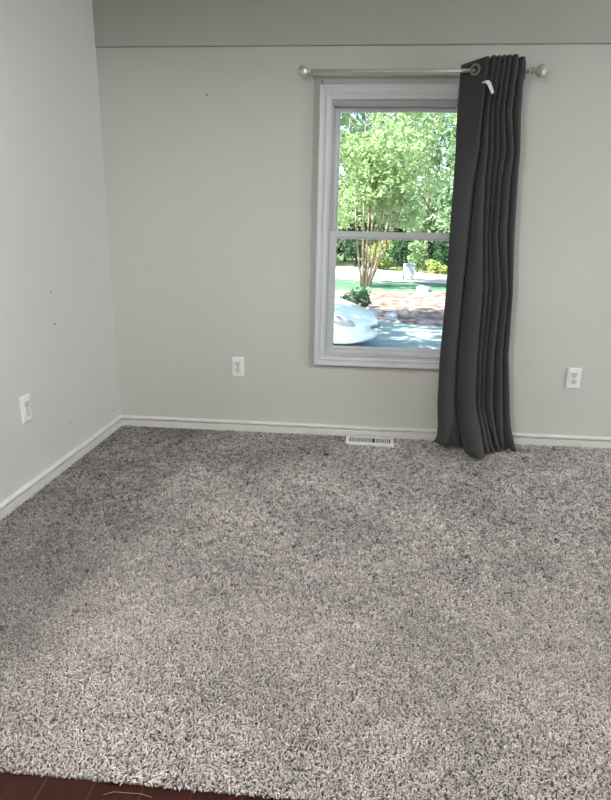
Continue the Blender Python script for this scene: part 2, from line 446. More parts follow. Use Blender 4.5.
# lower sash (inner), upper sash (outer)
LX0, LX1, LZ0, LZ1 = -0.163, HX1-.012, 0.4775, 1.134
SX0, SX1 = -0.127, HX1-.048
def sash(x0, x1, z0, z1, gx0, gx1, gz0, gz1, yf, yb, name):
    mb = MB()
    prof = []
    def ring2(y, a):                 # rectangle blended from the outside (a=0) to the glass (a=1)
        X0 = x0+(gx0-x0)*a; X1 = x1+(gx1-x1)*a; Z0 = z0+(gz0-z0)*a; Z1 = z1+(gz1-z1)*a
        return [(X0, y, Z0), (X1, y, Z0), (X1, y, Z1), (X0, y, Z1)]
    rows = [ring2(yf+.003, 0), ring2(yf, .06), ring2(yf, .72), ring2(yf+.005, .80), ring2(yf+.007, 1.0), ring2(yb-.006, 1.0), ring2(yb, .8), ring2(yb, 0), ring2(yf+.003, 0)]
    mb.grid(rows, smooth=False, close_u=True)
    s = wpart(mb, name, m_vinyl)
    ym = (yf+yb)/2
    p = MB().box(gx0-.006, gx1+.006, ym-.002, ym+.002, gz0-.006, gz1+.006)
    wpart(p, 'pane', m_glass, parent=s)
    return s
lo = sash(LX0, LX1, LZ0, LZ1, SX0, SX1, 0.513, 1.094, D+.030, D+.058, 'lower_sash')
us = sash(-0.153, HX1-.020, 1.098, 1.745, -0.127, HX1-.046, 1.136, 1.724, D+.066, D+.094, 'upper_sash')
lk = MB(); lx = 0.213
lk.box(lx-.028, lx+.028, D+.034, D+.054, 1.134, 1.139, bev=.0015)
lk.tube([(lx, D+.044, 1.138), (lx, D+.044, 1.150)], [.012, .010], 12)
lk.tube([(lx+.004, D+.042, 1.147), (lx-.018, D+.038, 1.150), (lx-.036, D+.034, 1.154)], [.006, .0045, .005], 8)
wpart(lk, 'sash_lock', m_black, parent=lo)

# ------------------------------------------------------------------ wall outlets
def outlet_proto():
    e = empty('wall_outlet', (0, 0, 0))
    pl = MB()
    rows = []
    for k, (ins, y) in enumerate([(0, 0), (0, -.004), (.0025, -.0062), (.006, -.007), (.030, -.0072)]):
        rows.append([(-.035+ins, y, ins), (.035-ins, y, ins), (.035-ins, y, .114-ins), (-.035+ins, y, .114-ins)])
    pl.grid(rows, smooth=False, close_u=True)
    o = pl.build('cover_plate', m_plate, e)
    for zc in (.0375, .0765):
        r = MB(); n = 28; front = []; back = []
        for k in range(n):
            w = 2*math.pi*k/n
            x = max(-.0172, min(.0172, .0185*math.cos(w))); z = max(-.0142, min(.0142, .0175*math.sin(w)))
            front.append((x*.93, -.0105, zc+z*.93)); back.append((x, -.0066, zc+z))
        r.grid([back, front], smooth=False, close_u=True)
        r.f.append(tuple(range(n, 2*n))); r.sm.append(False)
        rec = r.build('receptacle', m_recep, e)
        sl = MB()
        sl.box(-.0080, -.0050, -.0110, -.0100, zc+.0003, zc+.0100); sl.box(.0050, .0078, -.0110, -.0100, zc+.0013, zc+.0092)
        sl.lathe([(.0031, 0), (.0031, .0008)], 12, Matrix.Translation((0, -.0102, zc-.0068)) @ Matrix.Rotation(math.pi/2, 4, 'X'))
        sl.build('slots', m_slot, rec)
    sc = MB().lathe([(.0034, 0), (.0034, .0006), (.0022, .0012)], 14, Matrix.Translation((0, -.0070, .057)) @ Matrix.Rotation(math.pi/2, 4, 'X'))
    sc.build('screw', m_screw, e)
    return e
def copy_tree(o, parent=None):
    c = o.copy(); COL.objects.link(c)
    if parent is not None: c.parent = parent
    for k in list(o.children): copy_tree(k, c)
    return c
o1 = outlet_proto(); o2 = copy_tree(o1); o3 = copy_tree(o1)
o1.location = (-0.6991+.035, D-.0002, 0.3233); o2.location = (1.1538+.035, D-.0002, 0.3309)
o3.location = (XL+.0002, 2.2338+.035, 0.3234); o3.rotation_euler = (0, 0, math.radians(90))
tag(o1, 'white duplex wall outlet on the back wall left of the window', 'outlet', 'white wall outlets')
tag(o2, 'white duplex wall outlet on the back wall right of the curtain', 'outlet', 'white wall outlets')
tag(o3, 'white duplex wall outlet on the left side wall', 'outlet', 'white wall outlets')

# ------------------------------------------------------------------ curtain rod
RY, RZ = D-.09, 1.873
rod = empty('curtain_rod', (0.25, RY, RZ))
tag(rod, 'brushed nickel curtain rod with faceted ball finials above the window', 'curtain rod')
ri = Matrix.Translation(-Vector(rod.location))
def rpart(mb, name, m=m_nickel, parent=rod):
    o = mb.build(name, m); o.data.transform(ri); o.parent = parent; return o
rpart(MB().tube([(-.272, RY, RZ), (.60, RY, RZ)], .0095, 20), 'inner_tube')
rpart(MB().tube([(.56, RY, RZ), (.565, RY, RZ), (.772, RY, RZ)], [.0095, .0118, .0118], 20), 'outer_tube')
fin_prof = [(.0095, 0), (.0165, .002), (.0165, .008), (.010, .011), (.010, .015), (.018, .021), (.0285, .032), (.0295, .042), (.0235, .055), (.013, .063), (.004, .0655)]
for sx, x in ((-1, -.270), (1, .770)):
    mtx = Matrix.Translation((x, RY, RZ)) @ Matrix.Rotation(sx*math.pi/2, 4, 'Y')
    rpart(MB().lathe(fin_prof, 9, mtx, smooth=False), 'finial')
for x in (-.252, .755):
    b = MB()
    b.lathe([(.014, 0), (.014, .003), (.010, .005), (.006, .008)], 16, Matrix.Translation((x, D-.0005, RZ+.020)) @ Matrix.Rotation(math.pi/2, 4, 'X'))
    arc = [(x, RY+.0145*math.cos(w), RZ+.0145*math.sin(w)) for w in [math.radians(a) for a in range(60, -181, -20)]]
    b.tube(arc, .0035, 8)
    b.tube([(x, D-.006, RZ+.020), (x, RY+.035, RZ+.016), (x, RY+.0135, RZ+.003)], .0055, 10)
    rpart(b, 'bracket')
nail = MB(); nail.tube([(-.2205, D, 1.8475), (-.2205, D-.006, 1.8475)], .0022, 8); nail.tube([(-.2205, D-.005, 1.853), (-.221, D-.005, 1.838)], .0022, 6); nail.box(-.2215, -.2145, D-.007, D-.003, 1.8375, 1.8405)
tag(local(nail.build('wall_nail', m_black), (-.2205, D, 1.8475)), 'small bent dark nail just above the top left corner of the window casing', 'nail')

# ------------------------------------------------------------------ curtain
ctab = [  # z, fold boundaries
 (1.945, (.446,.575,.599,.621,.644,.669,.702,.733)),
 (1.898, (.444,.573,.597,.620,.643,.669,.702,.735)),
 (1.690, (.443,.566,.592,.615,.637,.662,.697,.742)),
 (1.525, (.446,.567,.604,.632,.655,.690,.726,.756)),
 (1.382, (.446,.557,.604,.632,.654,.678,.724,.760)),
 (1.130, (.447,.553,.619,.641,.657,.689,.734,.772)),
 (0.845, (.452,.547,.646,.672,.694,.739,.770,.794)),
 (0.515, (.447,.545,.649,.674,.695,.737,.775,.808)),
 (0.262, (.453,.556,.662,.687,.707,.755,.805,.841)),
 (0.125, (.464,.577,.690,.713,.733,.778,.823,.856)),
 (0.050, (.456,.590,.698,.725,.748,.795,.838,.872)),
 (0.012, (.440,.600,.705,.735,.765,.815,.855,.885)),
]
zs_t = [t[0] for t in ctab][::-1]
bt = np.array([t[1] for t in ctab])[::-1]
def bounds(z): return np.array([np.interp(z, zs_t, bt[:, i]) for i in range(8)])
amp_top = np.array([.020, .034, .034, .034, .034, .036, .032]); amp_bot = np.array([.040, .046, .030, .034, .040, .040, .034])
hem = np.array([.075, .205, .120, .135, .065, .045, .095])
top_dz = np.array([-.004, .006, .005, .006, .007, .008, .000])
def curtain_surface():
    rows = []
    zl = list(np.linspace(1.0, .0, 90))
    NS = 14
    for q in zl:
        z = 0.016 + q*(1.928-.016) if q > .075 else 0.016 + q*(1.928-.016)
        B = bounds(z); k = 1-q
        row = []
        for i in range(7):
            for s_i in range(NS + (1 if i == 6 else 0)):
                s = s_i/NS
                sx_ = s if i == 0 else .5-.5*math.cos(math.pi*s)
                x = B[i] + (B[i+1]-B[i])*sx_
                a = amp_top[i]*(1-k)+amp_bot[i]*k
                prof = math.sin(math.pi*s)**0.75 if 0 < s < 1 else 0.0
                d = -0.022 + a*prof*1.35
                if i == 0:
                    flat = -0.030 + 0.080*s if s < .86 else -0.030+0.080*.86 - (s-.86)/.14*.058
                    wtop = max(0.0, min(1.0, (z-1.35)/.4))
                    left = -.005 + (.030+.018*k)*math.sin(math.pi*min(1, .18+.82*s))**.7 - (.02 if s > .95 else 0)
                    d = left*(1-wtop)+flat*wtop
                # slow wander of the folds and of the cloth
                d += .0025*math.sin(2.1*z+1.1*i) + .001*math.sin(5*z+1.3*i)*k
                x += .001*math.sin(2.2*z+1.3*i)*math.sin(math.pi*s)
                if i > 0 or s > .8: d = max(d, .0150-max(0, abs(z-RZ)-.03)*1.2)
                # spread of the hem on the carpet
                g = max(0.0, 1-z/.22); g = g*g*(3-2*g) if g < 1 else 1
                h = hem[i]*prof + (hem[max(i-1, 0)]*.25+hem[i]*.25)*(1-prof)
                if i == 0: h = hem[0]*min(1.0, .75+.5*s)
                d += h*g + .016*g*math.sin(2*math.pi*(.37*i+1.1*s))*prof
                x += .010*g*math.sin(2*math.pi*(.29*i+.8*s))*prof*(1 if 0 < i < 6 else 0)
                zz = z
                if i != 0 or True:
                    zz += max(0, (z-1.86)/.068)*(top_dz[i]*prof if i else -.022+.024*s)
                zz = max(zz, .006 + .006*math.sin(7*x*10)**2) if z < .05 else zz
                if abs(z-1.80) < .012: d -= .0022
                if i == 0 and z < .09:
                    zz += (.09-z)*(.16+.22*(1-s))          # the left corner of the hem kicks up
                row.append((x, RY-d, zz))
        rows.append(row)
    return rows
rows = curtain_surface()
cur = empty('curtain', (0.60, RY, 0.0))
tag(cur, 'charcoal grey grommet curtain bunched at the right of the window, hem pooling on carpet', 'curtain')
ci = Matrix.Translation(-Vector(cur.location))
def cpart(mb, name, m, parent=cur, **k):
    o = mb.build(name, m, **k); o.data.transform(ci); o.parent = parent; return o
pn = cpart(MB().grid(rows), 'panel', m_fabric)
sol = pn.modifiers.new('thick', 'SOLIDIFY'); sol.thickness = .002; sol.offset = 0
def torus(mb, c, ax1, ax2, R, r, n=28, m=8):
    nrm = ax1.cross(ax2); vs = []
    for i in range(n):
        w = 2*math.pi*i/n; rad = ax1*math.cos(w)+ax2*math.sin(w)
        for k in range(m):
            t = 2*math.pi*k/m; vs.append(c + rad*(R+r*math.cos(t)) + nrm*r*.6*math.sin(t))
    fs = [(i*m+k, ((i+1) % n)*m+k, ((i+1) % n)*m+(k+1) % m, i*m+(k+1) % m) for i in range(n) for k in range(m)]
    mb.add(vs, fs, True)
tilt = Vector((1, -.58, 0)).normalized()
m_grom = mat('grommet_dark_nickel', (0.24, 0.235, 0.23), 0.35, metal=0.8, noise=(60, 0.05))
gr = MB(); torus(gr, Vector((.503, RY-.020, RZ)), tilt, Vector((0, 0, 1)), .021, .0055)
cpart(gr, 'grommet', m_grom)
tg = MB()
tp = [(.541, RY-.050, 1.814, .010), (.556, RY-.063, 1.812, .010), (.566, RY-.068, 1.801, .0095), (.577, RY-.068, 1.780, .0085), (.587, RY-.064, 1.762, .007)]
rows_t = []
for (x, y, z, w) in tp:
    rows_t.append([(x-w*.75, y, z-w*.55), (x+w*.75, y-.001, z+w*.55)])
to = cpart(MB().grid(rows_t, smooth=False), 'care_tag', m_tag); to['label'] = 'white tag sewn near the top'
ts = to.modifiers.new('thick', 'SOLIDIFY'); ts.thickness = .0015

# ------------------------------------------------------------------ floor register
vent = empty('floor_vent', (.1005, 3.150, -.008), -0.030)
tag(vent, 'white metal floor register set in the carpet below the window', 'floor vent')
vw, vd, vz = .267, .124, .0165
v = MB(); hx, hy = vw/2, vd/2
ix, iy = hx-.020, hy-.020
rows = [[(-hx, -hy, 0), (hx, -hy, 0), (hx, hy, 0), (-hx, hy, 0)]]
for ins, z in ((0, .0125), (.003, vz-.001), (.008, vz)):
    rows.append([(-hx+ins, -hy+ins, z), (hx-ins, -hy+ins, z), (hx-ins, hy-ins, z), (-hx+ins, hy-ins, z)])
rows.append([(-ix, -iy, vz), (ix, -iy, vz), (ix, iy, vz), (-ix, iy, vz)])
rows.append([(-ix, -iy, .004), (ix, -iy, .004), (ix, iy, .004), (-ix, iy, .004)])
v.grid(rows, smooth=False, close_u=True)
v.build('frame', m_vent, vent)
MB().box(-ix, ix, -iy, iy, .002, vz-.0045).build('duct_shade_sheet', m_duct_shade, vent)  # dark sheet close under the louvers stands in for the shade inside
nl = 22
for k in range(nl-1):
    x = -ix + (k+1)*2*ix/nl
    if k == 12: continue
    MB().box(x-.0026, x+.0026, -iy, iy, vz-.005, vz-.0003).build('louver', m_vent, vent)
MB().box(-ix+13*2*ix/nl-.002, -ix+13*2*ix/nl+.001, -.008, .008, .008, vz+.004, bev=.001).build('damper_lever', m_black, vent)

# scrap of debris and a loose thread
sb = bmesh.new(); bmesh.ops.create_icosphere(sb, subdivisions=2, radius=1)
for vv in sb.verts:
    n = .75+.5*random.random(); vv.co = Vector((vv.co.x*.017*n, vv.co.y*.010*n, max(-.2, vv.co.z)*.007*n))
me = bpy.data.meshes.new('debris_scrap'); sb.to_mesh(me); sb.free(); me.materials.append(m_scrap)
ob = bpy.data.objects.new('debris_scrap', me); COL.objects.link(ob); ob.location = (-.132, 2.901, .003); ob.rotation_euler = (0, 0, .2)
tag(ob, 'small dark brown scrap of debris lying on the carpet left of the floor vent', 'debris')
th = MB().tube([(-.475, .905, -.008), (-.455, .9125, -.006), (-.43, .911, -.004), (-.40, .914, -.006), (-.375, .910, -.008)], .0006, 6)
tag(local(th.build('loose_thread', m_thread), (-.43, .911, -.008)), 'tan frayed thread on the dark boards along the carpet edge', 'thread')

# ------------------------------------------------------------------ carpet pile
def carpet():
    sets = []
    for sp, near in ((.0048, True), (.0062, False)):
        xs = np.arange(XL+.012, 2.6, sp); ys = np.arange(YP+.016, D-.012, sp)
        A, B = np.meshgrid(xs, ys); A = A.ravel(); B = B.ravel(); k = len(A)
        p = np.clip((B-1.45)/.9, 0, 1); u = rng.uniform(size=k)
        keep = (u >= p) if near else (u < p)
        A = A + rng.uniform(-.45, .45, k)*sp; B = B + rng.uniform(-.45, .45, k)*sp
        sets.append((A[keep], B[keep], np.full(keep.sum(), 0.76 if near else 1.0)))
    X, Y, K = (np.concatenate([q[m_] for q in sets]) for m_ in range(3))
    # leave the floor register and its rim free
    ca, sa = math.cos(.03), math.sin(.03)
    lx = (X-.1005)*ca - (Y-3.150)*sa; ly = (X-.1005)*sa + (Y-3.150)*ca
    keep = ~((np.abs(lx) < vw/2+.002) & (np.abs(ly) < vd/2+.002))
    X, Y, K = X[keep], Y[keep], K[keep]; n = len(X)
    az = rng.uniform(0, 2*np.pi, n)
    L = rng.uniform(.0115, .0150, n)*(.45+.55*K); lean = rng.uniform(.35, 1.05, n)
    dx, dy = np.cos(az), np.sin(az)
    bend = rng.uniform(-.9, .9, n)
    ex, ey = np.cos(az+bend), np.sin(az+bend)
    # keep yarns from poking through the walls
    P = np.zeros((n, 4, 3))
    P[:, 0] = np.stack([X, Y, -.011+.0132*(1-(.45+.55*K))], 1)
    P[:, 1] = P[:, 0] + np.stack([dx*L*.18*lean, dy*L*.18*lean, L*.42], 1)
    P[:, 2] = P[:, 1] + np.stack([dx*L*.42*lean, dy*L*.42*lean, L*.30*(1.25-.7*lean)], 1)
    P[:, 3] = P[:, 2] + np.stack([ex*L*.42*lean, ey*L*.42*lean, L*.20*(.9-1.0*lean)], 1)
    R = np.array([.0021, .0027, .0024, .0012])[None, :]*rng.uniform(.8, 1.2, (n, 1))*K[:, None]
    sx, sy = -dy, dx                                   # sideways axis
    V = np.zeros((n, 4, 4, 3))
    for k in range(4):
        t = P[:, min(k+1, 3)] - P[:, max(k-1, 0)]
        t /= np.linalg.norm(t, axis=1, keepdims=True)
        a = np.stack([sx, sy, np.zeros(n)], 1)
        b = np.cross(t, a)
        tw = .5*k
        for q in range(4):
            w = math.pi/2*q + tw
            V[:, k, q] = P[:, k] + (a*math.cos(w)+b*math.sin(w))*R[:, k:k+1]
    V[..., 0] = np.clip(V[..., 0], XL+.010, XR-.001); V[..., 1] = np.clip(V[..., 1], YP-.012, D-.010)
    base = (np.arange(n)*16)[:, None]
    F = []
    for k in range(3):
        for q in range(4):
            l = (q+1) % 4
            F.append(base + np.array([[k*4+q, k*4+l, (k+1)*4+l, (k+1)*4+q]]))
    F.append(base + np.array([[12, 13, 14, 15]]))
    F = np.concatenate(F, 0)
    def cell(size, jit):
        gx = np.floor((X - XL + rng.normal(0, jit, n))/size).astype(int) % 4096; gy = np.floor((Y + rng.normal(0, jit, n))/size).astype(int) % 4096
        return rng.normal(0, 1, (700, 700))[gx % 700, gy % 700]
    tone = np.clip(.50 + (.08+.45*(K-.76))*cell(.0115, .0018) + .02*cell(.03, .006) + (.11+.25*(K-.76))*rng.normal(0, 1, n), 0, 1)
    o = array_mesh('carpet_pile', V.reshape(-1, 3), F, m_pile, np.repeat(tone, 16), smooth=True)
    tag(o, 'mottled grey brown twisted carpet pile covering the floor', 'carpet', kind='stuff')
carpet()

# ------------------------------------------------------------------ outside: ground
m_lot = ramp_mat('asphalt_blue_grey', [(.3, (.24, .30, .275)), (.7, (.33, .40, .36))], 3, 0.85)
m_mulch = ramp_mat('leaf_litter', [(.30, (.08, .06, .05)), (.48, (.25, .18, .145)), (.62, (.37, .30, .25)), (.75, (.16, .18, .11))], 3.2, 0.95, 8, (1, .45, 1))
m_grass = ramp_mat('lawn_grass', [(.3, (.05, .12, .07)), (.55, (.10, .21, .12)), (.75, (.26, .30, .18))], 2.6, 0.95, 7, (1, .5, 1))
m_road = ramp_mat('pale_gravel', [(.3, (.40, .37, .33)), (.7, (.55, .51, .46))], 1.4, 0.95, 6)
m_far = ramp_mat('woodland_floor', [(.3, (.08, .13, .05)), (.7, (.20, .24, .10))], .9, 0.95, 6)
def strip(name, m, near, far, z, label, cat, zf=None, x0=-30, x1=34, n=64):
    top = []; 
    xs = np.linspace(x0, x1, n)
    mb = MB(); A = []; Bm = []; C = []
    for i, x in enumerate(xs):
        yn, yf = near(x), far(x)
        A.append((x, yn, z-.06)); Bm.append((x, yn+.12, z)); C.append((x, yf, z if zf is None else zf))
    mid = [((b[0]), (b[1]+c[1])/2, (b[2]+c[2])/2+.02) for b, c in zip(Bm, C)]
    mb.grid([A, Bm, mid, C])
    o = mb.build(name, m, fix=False)
    # make the faces look up
    for p in o.data.polygons[:1]:
        if p.normal.z < 0: o.data.flip_normals()
    return struct(o, label, cat)
wob = lambda s, a: (lambda x: a*math.sin(x*1.3+s)+a*.6*math.sin(x*2.9+2*s))
w1, w2, w3, w4 = wob(.3, .14), wob(1.9, .25), wob(4.1, .35), wob(2.2, .5)
strip('ground_outside', m_far, lambda x: D+.17, lambda x: 120, GZ-.05, 'wooded ground beyond the road', 'ground', n=8, x0=-60, x1=70)
strip('driveway', m_lot, lambda x: D+.18, lambda x: 16.2, GZ, 'shaded asphalt driveway outside the window', 'driveway')
strip('ground_bed', m_mulch, lambda x: 15.15-.42*x+w1(x) if -4 < x < 5 else 15.15-.42*max(-4, min(5, x))+w1(x), lambda x: 25.2, GZ+.04, 'sunlit bed of brown leaf litter', 'ground')
strip('lawn', m_grass, lambda x: 23.5+.25*x+w2(x) if x < 12 else 26.5+w2(x), lambda x: 31.0, GZ+.07, 'strip of green lawn between leaf bed and road', 'lawn')
strip('road', m_road, lambda x: 29.3-.3*max(-4, min(8, x))+w3(x), lambda x: 42-1.3*max(-3, min(6, x))+w4(x), GZ+.09, 'pale sunlit gravel road', 'road')

# ------------------------------------------------------------------ outside: plants
m_bark = ramp_mat('bark_tan', [(.3, (.22, .15, .10)), (.7, (.46, .36, .27))], 3.5, 0.95, 6, (1, 1, .3))
m_bark2 = ramp_mat('bark_grey', [(.3, (.10, .085, .07)), (.7, (.27, .24, .20))], 4, 0.95, 6, (1, 1, .25))
L_bright = leaf_mat('leaf_bright', (.25, .38, .19), (.50, .62, .33), .55)
L_mid = leaf_mat('leaf_mid', (.16, .27, .15), (.34, .46, .25), .45)
L_dark = leaf_mat('leaf_dark', (.035, .09, .045), (.10, .20, .09), .25)
L_yellow = leaf_mat('leaf_yellow', (.28, .38, .11), (.50, .52, .20), .45)
L_bush = leaf_mat('leaf_bush', (.03, .085, .05), (.14, .24, .13), .2)

def leaves(name, centers, m, size, parent, flat=0.35):
    n = len(centers)
    a = rng.normal(size=(n, 3)); a[:, 2] *= flat*2; a /= np.linalg.norm(a, axis=1, keepdims=True)
    b = rng.normal(size=(n, 3)); b -= a*(a*b).sum(1, keepdims=True); b /= np.linalg.norm(b, axis=1, keepdims=True)
    c = np.cross(a, b)
    s = size*rng.uniform(.6, 1.3, (n, 1))
    V = np.zeros((n, 6, 3))
    V[:, 0] = centers - a*s*.5
    V[:, 1] = centers - a*s*.08 + b*s*.26 + c*s*.07
    V[:, 2] = centers + a*s*.22 + b*s*.17 + c*s*.05
    V[:, 3] = centers + a*s*.5
    V[:, 4] = centers + a*s*.22 - b*s*.17 + c*s*.05
    V[:, 5] = centers - a*s*.08 - b*s*.26 + c*s*.07
    base = (np.arange(n)*6)[:, None]
    F = np.concatenate([base+np.array([[0, 1, 2, 3]]), base+np.array([[0, 3, 4, 5]])], 0)
    tone = np.clip(rng.beta(1.6, 1.6, n), 0, 1)
    return array_mesh(name, V.reshape(-1, 3), F, m, np.repeat(tone, 6), parent)
def blob_points(blobs, n, shell=.55):
    vol = np.array([b[3]*b[4]*b[5] for b in blobs])**.75; pick = rng.choice(len(blobs), n, p=vol/vol.sum())
    Bm = np.array(blobs)[pick]
    d = rng.normal(size=(n, 3)); d /= np.linalg.norm(d, axis=1, keepdims=True)
    r = (shell + (1-shell)*rng.uniform(0, 1, (n, 1)))
    # clumpy sprays inside each crown
    pts = Bm[:, :3] + d*r*Bm[:, 3:6]
    k = max(20, n//26); cl = pts[rng.choice(n, k)]
    mix = rng.choice(k, n); g = rng.uniform(size=n) < .6
    spread = .14*Bm[:, 3:6].mean(1, keepdims=True)
    pts[g] = cl[mix][g] + rng.normal(size=(g.sum(), 3))*spread[g]
    return pts
def plant(name, label, cat, base, stems, blobs, n, size, lm, bm_, group=None, part=('trunk', 'foliage')):
    e = empty(name, base)
    for st in stems:                     # list of (points relative to base, radii)
        MB().tube(st[0], st[1], 8).build(part[0], bm_, e)
    pts = blob_points(blobs, n)
    pts[:, 2] = np.maximum(pts[:, 2], .03)
    leaves(part[1], pts, lm, size, e)
    tag(e, label, cat, group)
    return e

# the many-stemmed tree in the leaf bed
st = []
for dx0, dx, dy, h in ((-.19, -.26, .3, 7.2), (-.13, -.05, -.4, 7.6), (-.04, .04, .5, 7.9), (.05, .10, -.2, 8.0), (.12, .34, .3, 7.6), (.19, .50, -.3, 7.4), (.15, .75, .6, 6.8)):
    pts = [(dx0*.75, 0, -.05), (dx0+dx*.45, dy*.2, h*.14), (dx0+dx*.95, dy*.4, h*.27), (dx0+dx*1.7+random.uniform(-.08, .08), dy*.8, h*.5), (dx0+dx*2.6, dy*1.2, h*.75), (dx0+dx*3.2, dy*1.4, h)]
    st.append((pts, [.055, .047, .042, .036, .025, .010]))
    for kk in range(3):
        q = pts[3 + (kk > 0)]; z = q[2]; sgn = random.choice((-1, 1))
        st.append(([q, (q[0]+sgn*.6, q[1]+random.uniform(-.5, .5), z+.7), (q[0]+sgn*1.4, q[1]+random.uniform(-1, 1), z+.9+.4*kk)], [.025, .018, .006]))
blobs = []
for k in range(38):
    a = random.uniform(0, 6.28); r = random.uniform(.3, 3.2); z = random.uniform(2.9, 8.4)
    blobs.append((r*math.cos(a)+.15, r*math.sin(a)*.9, z, random.uniform(.8, 1.3), random.uniform(.8, 1.3), random.uniform(.5, .95)))
plant('crape_myrtle', 'multi-stemmed tree with slender tan trunks fanning up from the leaf bed', 'tree', (.29, 25.3, GZ+.05), st, blobs, 15000, .20, L_bright, m_bark)
# bush at its foot
bl = [(-.03, 0, .30, .33, .33, .24), (.20, .05, .25, .27, .28, .22), (-.24, .05, .22, .25, .28, .19), (.05, -.05, .46, .24, .24, .17), (.30, .05, .42, .17, .17, .14)]
plant('leafy_bush', 'dark green glossy leaved bush at the foot of the multi-stemmed tree', 'bush', (-.04, 17.6, GZ+.04),
      [([(0, 0, -.05), (.06*k-.12, .03*k, .36)], [.014, .006]) for k in range(5)], bl, 800, .105, L_bush, m_bark2, part=('stem', 'foliage'))

# wood beyond the road
def simple_tree(x, y, h, r, lm, n, label, size=.34, low=.28, trunk=.16, name='woodland_tree'):
    st = [([(0, 0, -.1), (random.uniform(-.2, .2), 0, h*.35), (random.uniform(-.4, .4), 0, h*.9)], [trunk, trunk*.8, trunk*.3])]
    for k in range(5):
        z = h*random.uniform(.3, .7); a = random.uniform(0, 6.28)
        st.append(([(0, 0, z), (math.cos(a)*r*.4, math.sin(a)*r*.4, z+.8), (math.cos(a)*r*.8, math.sin(a)*r*.8, z+1.3)], [trunk*.35, trunk*.25, .02]))
    bl = [(random.uniform(-.6, .6)*r, random.uniform(-.6, .6)*r, h*random.uniform(low, 1.0), r*random.uniform(.35, .6), r*random.uniform(.35, .6), h*random.uniform(.07, .14)) for _ in range(16)]
    return plant(name, label, 'tree', (x, y, GZ), st, bl, n, size, lm, m_bark2, 'trees beyond the road')
specs = [(-9, 46, 12, 3.2, L_mid), (-5.5, 50, 14, 3.2, L_dark), (-2.6, 46.5, 12.5, 2.6, L_mid), (-.2, 52, 14, 2.8, L_dark),
         (1.6, 47.5, 13, 2.5, L_mid), (3.4, 50, 13.5, 2.6, L_bright), (4.55, 42.5, 13, 2.4, L_mid), (6.6, 49, 14, 2.8, L_dark),
         (6.2, 38.3, 12, 2.2, L_mid), (9.0, 45, 13, 3, L_bright), (12.5, 48, 14, 3.2, L_mid), (16, 46, 13, 3.2, L_dark), (-12.5, 49, 13, 3.2, L_bright)]
specs += [(-7.5, 57, 7, 3.0, L_dark), (-4.2, 56, 6, 2.6, L_mid), (-1.4, 57, 6.5, 2.6, L_dark), (1.2, 55, 6, 2.4, L_dark), (3.6, 56, 6.5, 2.6, L_mid), (6.0, 55, 6.5, 2.6, L_dark), (8.6, 54, 7, 2.8, L_mid), (11.5, 56, 7, 3.0, L_dark)]
tl = ['broad green tree beyond the road far to the left', 'dark tree behind the left end of the treeline', 'mid green tree beyond the road behind the slender trunks',
      'dark tall tree behind the slender trunks', 'mid green tree beyond the road right of the slender trunks', 'bright green tree behind the trash bin',
      'grey trunked tree rising right behind the trash bin', 'dark tree in the gap right of the trash bin', 'pale trunked tree at the right edge of the window glass',
      'bright tree hidden behind the curtain side of the view', 'mid green tree far right beyond the road', 'dark tree furthest right beyond the road', 'bright tree furthest left beyond the road']
tl += ['low dark tree deep in the wood far left', 'low green tree deep in the wood left of the window view', 'low dark tree deep in the wood at the left edge of the pane',
       'low dark tree deep in the wood between the slender trunks', 'low green tree deep in the wood behind the trash bin', 'low dark tree deep in the wood at the right edge of the pane',
       'low green tree deep in the wood behind the curtain', 'low dark tree deep in the wood far right']
for (x, y, h, r, lm), lb in zip(specs, tl):
    simple_tree(x, y, h, r, lm, 2600, lb, low=.10 if h < 8 else .22)
shr = [(-2.4, 43.5, 1.3, 2.2, L_mid, 'mid green shrub at the far roadside left of the slender trunks'), (-.3, 45.5, 1.2, 2.6, L_dark, 'dark shrub behind the slender trunks at the roadside'),
       (1.35, 42.3, 1.15, 2.1, L_yellow, 'yellow green shrub at the far roadside right of the slender trunks'), (2.75, 44.5, 1.2, 2.6, L_dark, 'dark shrub left behind the trash bin'),
       (3.75, 39.5, .75, 2.0, L_bright, 'bright green pointed shrub just right of the trash bin'), (4.75, 37.2, 1.0, .75, L_yellow, 'low yellow green shrub at the far right roadside'),
       (5.6, 40.5, 1.1, 2.4, L_dark, 'dark shrub at the right edge of the window view'), (3.55, 47.5, 1.5, 3.2, L_dark, 'tall dark shrub deep behind the trash bin'),
       (1.0, 48.5, 1.6, 3.0, L_mid, 'mid green tall shrub deep behind the slender trunks')]
for x, y, r, h, lm, lb in shr:
    bl = [(random.uniform(-.5, .5)*r, random.uniform(-.5, .5)*r, h*random.uniform(.15, .85), r*.5, r*.5, h*.22) for _ in range(9)]
    plant('roadside_shrub', lb, 'shrub', (x, y, GZ+.02), [([(0, 0, -.1), (.1, 0, h*.5)], [.05, .02])], bl, 1100, .22, lm, m_bark2, 'shrubs beyond the road', part=('stem', 'foliage'))
# the yard tree whose crown shades the driveway
st = [([(0, 0, -.1), (.1, .1, 2.6), (.3, .3, 5.5), (.4, .3, 8.0)], [.24, .19, .13, .04])]
for k in range(8):
    a = k*.8; z = 3.4+.35*k
    st.append(([(.15, .15, z), (math.cos(a)*1.8, math.sin(a)*1.8, z+1.0), (math.cos(a)*3.4, math.sin(a)*3.0, z+1.5)], [.08, .05, .015]))
bl = [(random.uniform(-3.0, 3.4), random.uniform(-3.2, 3.2), random.uniform(4.6, 8.2), 1.2, 1.2, .8) for _ in range(30)]
plant('shade_tree', 'large spreading yard tree left of the driveway', 'tree', (-4.6, 11.0, GZ), st, bl, 9000, .26, L_mid, m_bark2)

